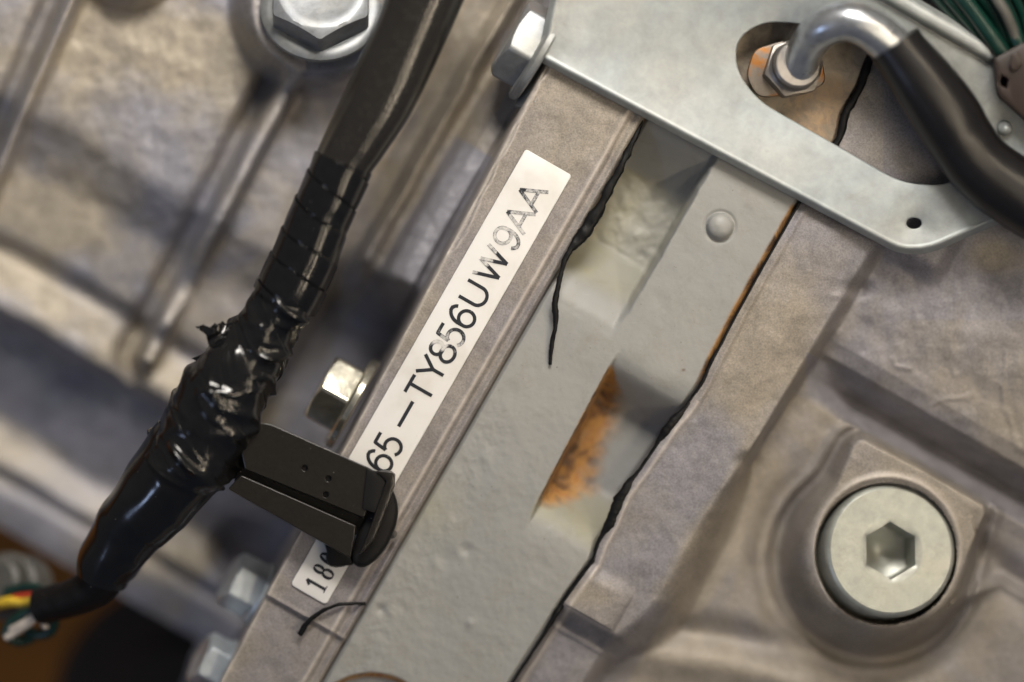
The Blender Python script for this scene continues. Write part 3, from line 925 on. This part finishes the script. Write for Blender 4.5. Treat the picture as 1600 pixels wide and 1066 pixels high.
bead('loose black sealant strand dangling from the flange onto the grey plate',
     [(1004, 188, -10, 2), (985, 230, -6, 4.5), (958, 285, -4, 7), (925, 345, -3, 8.5), (903, 375, -1, 9), (890, 392, 3, 5), (880, 415, 6, 3.6), (871, 450, 8, 3.4), (867, 480, 8, 4.6), (868, 505, 6, 4), (862, 540, 2, 3.0), (859, 570, -1, 2.4)], 120, .35, 7, .7)
bead('small curved black sealant thread below the short sticker',
     [(571, 944, -2, 2.5), (552, 943, 6, 2.8), (525, 946, 10, 3), (500, 957, 10, 3), (482, 972, 8, 3.8), (468, 992, 5, 4)], 50, .3, 9)

# ------------------------------------------------------------------ bracket
br = thing('sheet_metal_bracket', 'galvanised sheet bracket with a long cutout bolted over the castings at top', 'bracket', P(1200, 150, 20))
out = round_poly([(903, -170), (846, 91), (1408, 392), (1452, 390), (1560, 343), (1660, 262), (1640, 120), (1548, 74), (1330, -50), (1300, -170)],
                 [0, 9, 26, 22, 10, 8, 20, 20, 10, 0], 8)
out = densify(out, 30)
hole1 = round_poly([(1150, 62), (1190, 34), (1250, 36), (1340, 70), (1440, 150), (1506, 235), (1512, 272), (1475, 290), (1410, 287), (1310, 229), (1185, 158), (1150, 110)],
                   [25, 25, 20, 20, 20, 30, 20, 25, 40, 20, 50, 25], 6)
hole2 = [(1428 + 12 * math.cos(a), 349 + 8.5 * math.sin(a)) for a in np.linspace(0, 2 * math.pi, 24, endpoint=False)]
def hbr(u, v):
    # bright line of light along the edge is shaped by a raised lip, gentle dish round the slot
    return 24 + 0 * u
me = slab_mesh('plate', out, hbr, 15, 4.0, holes=[densify(hole1, 25), hole2], draft=6.5, sharp=50, lip=2.2)
link('plate', me, M['bracket'], br)
# folded side tab under the bolt head
me = slab_mesh('side_tab', densify([(898, -120), (846, 90), (806, 164), (817, 169), (836, 160), (862, 108), (922, -120)], 20), lambda u, v: 19 - 62 * ss(-(st(u, v)[1] - 818), 0, 42), 14, 4, draft=2)
link('side_tab', me, M['bracket'], br)
# folded rim at the back right
me = slab_mesh('folded_rim', densify(round_poly([(1322, -62), (1552, 72), (1562, 92), (1546, 96), (1300, -48)], 6), 20), 42, 26, 8, draft=5, sharp=60)
link('folded_rim', me, M['bracket'], br)
o = tube_mesh('rivet', [(1570, 200, 22, 12), (1570, 200, 30, 12), (1569, 199, 36, 8), (1568, 198, 38, 2)], 10, 20)
link('rivet', o, M['bracket'], br)

# ------------------------------------------------------------------ hexagon flange bolts
def bolt(u, v, h, axis, R, L, RF, label, spin=0.0, mat='bolt', group='zinc plated flange bolts', mark=False):
    m4 = frame(u, v, h, axis, spin)
    root = thing('flange_bolt', label, 'bolt', P(u, v, h), group)
    rc = R * .80
    hx = lambda z0: (lambda rr: z0 - np.maximum(0, rr - rc) * .55)
    prof = [('c', 1, L - 1.2), ('c', rc * .72, L - 1.2), ('c', rc * .78, L), ('c', rc * .97, L), ('c', rc, L - .5), ('h', R * .93, hx(L)), ('h', R * .985, hx(L)), ('h', R, lambda rr: L - np.maximum(0, rr - rc) * .55 - 3), ('h', R, L * .3), ('h', R, 8), ('c', R * 1.01, 6)]
    me = polar_mesh('head', prof, 144, m4)
    link('head', me, M[mat], root)
    prof = [('c', R * .9, 9), ('c', RF * .86, 9), ('c', RF * .95, 7), ('c', RF, 3), ('c', RF, -5), ('c', RF * .97, -8), ('c', R * .4, -8)]
    me = polar_mesh('flange', prof, 96, m4, cap0=False)
    link('flange', me, M[mat], root)
    return root
nvec = (-SA, CA, 0.0)     # pointing away from the flange edge, to the left (world x, y)
nv = Vector((-SA, CA, 0.0))
NB = Vector((-0.868, 0.497, 0.0))  # -t direction in world (u left, v up)
# bolt on the side tab
U, V = uv(347, 770)
bolt(float(U), float(V), -52, NB + Vector((0, 0, 0.10)), 71, 52, 84, 'clean hex flange bolt clamping the folded tab of the bracket beside the black cable', spin=math.radians(22))
U, V = uv(-274, 790)
bolt(float(U), float(V), -95, NB + Vector((0, 0, 0.04)), 62, 58, 80, 'bright hex flange bolt in the dark recess between taped cable and the long sticker', spin=math.radians(35), mat='bolt_glint')
U, V = uv(-604, 812)
bolt(float(U), float(V), -105, NB + Vector((0, 0, 0.25)), 48, 56, 52, 'blurred bluish hex bolt at flange edge left of the short sticker', spin=math.radians(30), mat='bolt_window_lit')
U, V = uv(-735, 822)
bolt(float(U), float(V), -105, NB + Vector((0, 0, 0.25)), 48, 45, 52, 'blurred bluish hex bolt cut by the bottom edge of the picture', spin=math.radians(30), mat='bolt_window_lit')
bolt(503, 10, -88, Vector((0.03, 0.42, 1)), 86, 56, 97, 'large hex flange bolt on round boss at the top, left of the black cable', spin=math.radians(30))

# socket plug
pl = thing('socket_plug', 'large round zinc plated plug with a hexagon socket at lower right', 'plug', P(1388, 862, -30))
m4 = frame(1389, 861, -15, Vector((0.14, 0.12, 1)), math.radians(30))
prof = [('h', 45, -75), ('h', 45, -3), ('h', 45.5, 11.5), ('c', 48.5, 13.4), *[('c', 53 + 1.1 * i, 13.9 + (.05 if i % 3 == 0 else -.02) * (1 + (i * 7 % 5) * .3)) for i in range(38)], ('c', 97, 14), ('c', 101, 12), ('c', 104, 8), ('c', 105, 2), ('c', 105, -60)]
me = polar_mesh('plug_head', prof, 144, m4, cap0=False)
link('plug_head', me, M['plug'], pl)
prof = [('c', 2, -70), ('c', 20, -62), ('c', 36, -50), ('c', 50, -46)]
me = polar_mesh('socket_floor', prof, 72, m4, cap0=True)
link('socket_floor', me, M['plug'], pl)

# ------------------------------------------------------------------ vent pipe and rubber hose
vp = thing('pipe_with_hose', 'bent bare steel pipe on a rusty nut running into a thick black rubber hose', 'hose', P(1240, 108, -60))
gk = densify(round_poly([(1178, 78), (1230, 62), (1284, 92), (1290, 132), (1238, 148), (1184, 152), (1166, 120)], 14), 6)
link('gasket', slab_mesh('gasket', gk, -2, 14, 2, draft=1), M['nut'], vp)
m4 = frame(1238, 108, -2, Vector((0.10, 0.05, 1)), math.radians(12))
prof = [('c', 10, 20), ('c', 34, 20), ('c', 38, 18), ('h', 47, lambda rr: 18 - np.maximum(0, rr - 40) * .5), ('h', 48, 13), ('h', 48, -6)]
link('nut', polar_mesh('nut', prof, 120, m4), M['bronze'], vp)
m4 = frame(1242, 104, 10, Vector((0.16, 0.10, 1)), 0)
prof = [('c', 10, 22), ('c', 34, 22), ('c', 38, 18), ('c', 38, 6), ('c', 42, 2), ('c', 42, -6)]
link('collar', polar_mesh('collar', prof, 72, m4), M['bronze'], vp)
me = tube_mesh('metal_pipe', [(1247, 112, 10, 29), (1252, 96, 22, 28.5), (1263, 70, 45, 29), (1288, 43, 78, 30), (1325, 33, 92, 31), (1362, 47, 92, 32), (1395, 74, 86, 33), (1430, 110, 80, 33)], 90, 40,
               lambda a, l, r: 0.5 * vnoise(l / 40, a, 60))
link('metal_pipe', me, M['pipe'], vp)
me = tube_mesh('rubber_hose', [(1398, 68, 84, 43), (1412, 88, 84, 44), (1442, 128, 80, 50), (1477, 178, 72, 54), (1502, 218, 66, 52), (1532, 258, 62, 52), (1580, 296, 60, 55), (1640, 330, 60, 56), (1760, 380, 60, 56)], 110, 48,
               lambda a, l, r: .5 * vnoise(l / 60, a * 1.3, 61))
link('rubber_hose', me, M['hose'], vp)

# ------------------------------------------------------------------ wiring harness
hr = thing('wiring_harness', 'thick black cable wrapped in glossy crumpled tape crossing the left side', 'cable', P(400, 520, 20))
CL = [(710, -120, 34, 60), (662, 0, 40, 60), (628, 80, 44, 58), (590, 160, 47, 55), (556, 220, 48, 49), (533, 262, 48, 45), (505, 330, 46, 46), (480, 400, 42, 49)]
def fold(a, l, r):
    return 1.2 * np.sin(a * 2 + l / 120) + 2.0 * vnoise(l / 90, a * .9 + 5, 70) - 2.0 * np.exp(-((a - .55 - .0022 * (l - 150)) / .20) ** 2) * ss(l, 60, 160) * (1 - ss(l, 420, 480))
me = tube_mesh('cable_sleeve', CL, 120, 72, fold)
link('cable_sleeve', me, M['sleeve'], hr)
def wraps(per, step, seed):
    def d(a, l, r):
        q = (l + 9 * a + 3 * vnoise(a * 1.5, l / 60, seed)) / per
        fr = q - np.floor(q)
        return step * (1 - fr) + 1.0 - 2.2 * np.exp(-((fr - .985) / .03) ** 2) + .6 * vnoise(l / 22, a * 2, seed + 2)
    return d
me = tube_mesh('tape_wrap', [(537, 254, 48, 46), (520, 295, 48, 46), (500, 340, 46, 47), (478, 398, 42, 50), (455, 450, 40, 52), (445, 470, 38, 52)], 260, 80, wraps(46, 2.2, 73))
link('tape_wrap', me, M['tape'], hr)
def ridged(x, y, sc, seed):
    n = 1 - np.abs(fbm(x, y, sc, 3, seed, .45)) * 2.3
    return np.clip(n, 0, 1) ** 3
def crumple(amp, seed, k=22, sc=1.0):
    def d(a, l, r):
        fade = ss(np.abs(a), 3.1, 2.4)
        w1 = l + k * a + 26 * vnoise(l / 90 + 3, a * .8, seed + 8)
        w2 = l - .9 * k * a + 24 * vnoise(l / 80 + 9, a * .9 + 4, seed + 10)
        def ridge(w, per, sd):
            i = np.floor(w / per); f = w / per - i
            j = vnoise(i * 3.7 + .5, i * 1.3 + .5, sd)          # each fold has its own strength
            g = ss(vnoise(l / 60 + 7 * sd, a * 1.0 + i, sd + 1), -.35, .45)
            return g * (.75 + .5 * j) * np.exp(-((f - .5) / .14) ** 2), g * ss(f, .5, .97) * (1 - ss(f, .97, 1.0))
        r1, e1 = ridge(w1, 50 * sc, seed + 1)
        r2, e2 = ridge(w2 + 17, 58 * sc, seed + 3)
        h = r1 + .85 * r2 + .07 * (sc < 1.5) * np.clip(1 - 2.6 * np.abs(vnoise(w1 / 17, a * 2.2 + l / 90, seed + 12)), 0, 1) + .25 * e1 + .55 * vnoise(l / 46 + 2, a * 1.5, seed + 5)
        q = (l + 30 * a) / 74; fr = q - np.floor(q)
        return (amp * (h - .4) + 1.2 * ss(fr, 1.0, .0) * (amp > 4)) * fade
    return d
me = tube_mesh('tape_wrap', [(463, 432, 42, 50), (446, 470, 40, 50), (422, 508, 38, 50), (397, 545, 38, 56), (372, 580, 40, 64), (348, 622, 40, 72), (327, 662, 38, 74), (303, 700, 34, 72), (280, 735, 28, 70)], 420, 180, crumple(9.0, 80, 24, 1.15))
link('tape_wrap', me, M['tape'], hr)
me = tube_mesh('tape_wrap', [(305, 695, 26, 68), (283, 728, 24, 70), (256, 762, 16, 66), (228, 795, 6, 62), (205, 822, -4, 57), (182, 856, -16, 50), (165, 885, -24, 46), (158, 905, -28, 42)], 260, 120, crumple(3.4, 95, 20, 2.7))
link('tape_wrap', me, M['tape'], hr)
me = tube_mesh('inner_loom', [(172, 880, -24, 34), (158, 908, -30, 33), (135, 925, -44, 31), (105, 937, -62, 29), (78, 944, -80, 29), (66, 947, -88, 30)], 60, 32, lambda a, l, r: .8 * vnoise(l / 18, a * 2, 99))
link('inner_loom', me, M['plastic_dark'], hr)
# frayed end of the tape
rg = random.Random(5)
def flap(name, pts, h0, th):
    me = slab_mesh(name, pts, lambda u, v: h0 + 6 * fbm(u, v, 18, 2, 33) * 2, th, .6, draft=.5, wob=1.4)
    return link(name, me, M['tape'], hr)
flap('tape_flap', densify([(306, 511), (318, 508), (334, 513), (352, 524), (372, 540), (362, 560), (338, 556), (326, 540), (322, 523)], 3), 66, 2)
flap('tape_flap', densify([(328, 512), (336, 504), (341, 509), (347, 502), (353, 507), (362, 504), (366, 512), (385, 520), (380, 540), (352, 530), (336, 524)], 3), 60, 3)
flap('tape_flap', densify([(300, 560), (306, 563), (304, 572), (311, 586), (330, 590), (340, 566), (318, 552)], 3), 46, 3)
# wires coming out of the end
def wire(mat, pts, n=36, lab=None):
    me = tube_mesh('wire', pts, n, 14)
    o = link('wire', me, M[mat], hr)
    if lab: o['label'] = lab
wire('wire_yellow', [(80, 938, -92, 6), (55, 938, -100, 8), (38, 940, -110, 9), (18, 940, -120, 9), (-8, 945, -140, 8)], lab='yellow wire')
wire('wire_red', [(75, 931, -90, 4), (52, 930, -100, 5), (36, 931, -108, 5), (20, 934, -118, 4)], lab='red wire')
wire('wire_white', [(70, 952, -84, 6), (52, 964, -88, 6), (36, 975, -94, 6.5), (18, 984, -104, 6)], lab='white wire')
wire('wire_white', [(62, 957, -86, 6), (48, 972, -88, 6), (34, 982, -96, 6), (10, 996, -110, 6)], lab='white wire')
wire('wire_white', [(62, 956, -84, 5), (66, 970, -84, 5.5), (72, 981, -88, 5)], lab='white wire')
wire('wire_green', [(74, 945, -96, 8), (84, 962, -102, 9), (80, 985, -110, 9), (60, 992, -118, 9), (40, 985, -120, 8)], lab='green wire')
wire('wire_green', [(60, 950, -100, 8), (34, 962, -108, 9), (16, 975, -112, 9), (12, 992, -116, 10), (30, 1002, -120, 9), (52, 996, -124, 9)], lab='green wire')
wire('wire_green', [(70, 930, -100, 7), (60, 920, -110, 8), (40, 918, -120, 8), (10, 925, -135, 8)], lab='green wire')
cn = thing('grey_connector', 'blurred grey plastic connector at the left edge beside the yellow wire', 'connector', P(10, 920, -170))
m4 = frame(8, 915, -190, Vector((-.4, .2, 1)), .4)
prof = [('c', 12, 40), ('c', 38, 40), ('c', 46, 34), ('c', 48, 0), ('c', 56, -6), ('c', 56, -60)]
link('connector_body', polar_mesh('connector_body', prof, 48, m4), M['conn'], cn)
prof = [('c', 3, 52), ('c', 10, 52), ('c', 12, 48), ('c', 12, 30)]
link('connector_pin', polar_mesh('connector_pin', prof, 32, m4), M['bronze'], cn)

# ------------------------------------------------------------------ moulded plastic clip
cp = thing('cable_clip', 'flat black plastic cable clip with small holes reaching over the sticker', 'clip', P(480, 750, 40))
me = slab_mesh('clip_plate', densify(round_poly([(398, 660), (423, 663), (574, 730), (586, 737), (594, 752), (568, 809), (383, 733), (376, 700)], [6, 3, 3, 3, 3, 2, 2, 4]), 14), 58, 9, 1.2,
               holes=[[(a + r * math.cos(q), b + r * math.sin(q)) for q in np.linspace(0, 2 * math.pi, 16, endpoint=False)] for a, b, r in ((476, 731.5, 5), (513, 748, 5), (509, 773, 5))], draft=.6, sharp=8)
link('clip_plate', me, M['plastic'], cp)
me = slab_mesh('hole_shade_sheet', densify([(425, 674), (572, 738), (582, 745), (562, 800), (392, 727)], 14), 53, 6, 1)  # dark sheet added under the holes to stand for their shade
link('hole_shade_sheet', me, M['plastic_dark'], cp)
me = slab_mesh('channel_web', densify([(378, 700), (560, 790), (590, 800), (584, 830), (545, 838), (366, 752)], 14), 34, 10, 1)
link('channel_web', me, M['plastic_dark'], cp)
me = slab_mesh('lower_rail', densify(round_poly([(377, 743), (556, 822), (548, 871), (535, 865), (357, 764)], [2, 2, 3, 2, 2]), 14), 54, 12, 1.2, draft=.8, sharp=8)
link('lower_rail', me, M['plastic'], cp)
me = slab_mesh('hinge_groove', densify([(573, 733), (598, 738), (606, 745), (588, 803), (566, 795)], 8), 61.5, 8, 1.5)
link('hinge_groove', me, M['plastic_dark'], cp)
me = slab_mesh('end_plate', densify(round_poly([(588, 737), (610, 736), (617, 741), (616, 760), (597, 812), (585, 842), (568, 862), (561, 866), (570, 846), (585, 806), (604, 752)], 2), 6), 66, 40, 2.5, draft=1)
link('end_plate', me, M['plastic'], cp)
me = slab_mesh('grommet', densify(round_poly([(610, 760), (619, 779), (622, 800), (618, 822), (606, 850), (590, 872), (572, 886), (556, 885), (549, 870), (560, 830), (575, 800)], 9), 5), 42, 36, 7, draft=1, sharp=60)
link('grommet', me, M['plastic_dark'], cp)
me = slab_mesh('foot', densify(round_poly([(506, 846), (522, 850), (548, 866), (552, 882), (528, 886), (516, 884), (509, 872), (512, 862)], 4), 4), 30, 24, 4, draft=1, wob=1.5)
link('foot', me, M['plastic_dark'], cp)
m4 = frame(612, 835, 12, Vector((0.8, 0.1, .5)), 0)
link('metal_pin', polar_mesh('metal_pin', [('c', 1, 8), ('c', 5, 7), ('c', 7, 3), ('c', 7, -10)], 20, m4), M['bronze'], cp)

# ------------------------------------------------------------------ green loom and brown connector, top right
gw = thing('green_wire_bundle', 'blurred bundle of dark green wires in the top right corner', 'wires', P(1530, 20, 0))
for k in range(12):
    o_ = k * 19
    z_ = 10 + 16 * (k % 3)
    me = tube_mesh('wire', [(1395 + o_ * 1.2, -110, z_ - 10, 13), (1446 + o_, -30, z_, 13), (1490 + o_ * .85, 20, z_ + 4, 13), (1532 + o_ * .62, 66, z_ + 4, 13), (1575 + o_ * .45, 118, z_, 13), (1625 + o_ * .4, 190, z_, 13)], 34, 14)
    link('wire', me, M['wire_green'], gw)
for mt, pts in (('conn', [(1540, -50, 62, 9), (1556, -5, 64, 9), (1572, 22, 62, 9), (1588, 60, 50, 9), (1612, 110, 40, 9)]),):
    me = tube_mesh('wire', pts, 24, 12)
    o = link('wire', me, M[mt], gw)
    o['label'] = 'grey wire'
bc_ = thing('brown_connector', 'dark brown plastic connector at the right edge below the green wires', 'connector', P(1590, 140, 30))
me = slab_mesh('connector_shell', densify(round_poly([(1552, 92), (1600, 66), (1700, 90), (1700, 230), (1612, 196), (1560, 150)], 8), 12), 76, 50, 5, holes=[[(1566, 118), (1576, 124), (1572, 138), (1560, 132)]], draft=2)
link('connector_shell', me, M['brown'], bc_)
me = slab_mesh('latch', densify(round_poly([(1580, 84), (1592, 80), (1598, 100), (1584, 112), (1576, 104)], 3), 5), 84, 10, 2)
link('latch', me, M['brown'], bc_)

# ------------------------------------------------------------------ what lies far below
me = slab_mesh('floor', [(-6000, -5000), (8000, -5000), (8000, 7000), (-6000, 7000)], -1500, 60, 5)
f_ = link('floor', me, M['board']); f_['kind'] = 'structure'
dr = thing('dark_round_cover', 'dark rounded cover far out of focus below the housing at bottom left', 'cover', P(290, 1080, -600))
m4 = frame(268, 1096, -620, Vector((-.15, .3, 1)), 0)
prof = [('c', 10, 30), ('c', 90, 28), ('c', 120, 10), ('c', 160, 4), ('c', 205, 0), ('c', 222, -14), ('c', 226, -40), ('c', 226, -300)]
link('cover_shell', polar_mesh('cover_shell', prof, 96, m4), M['drum'], dr)
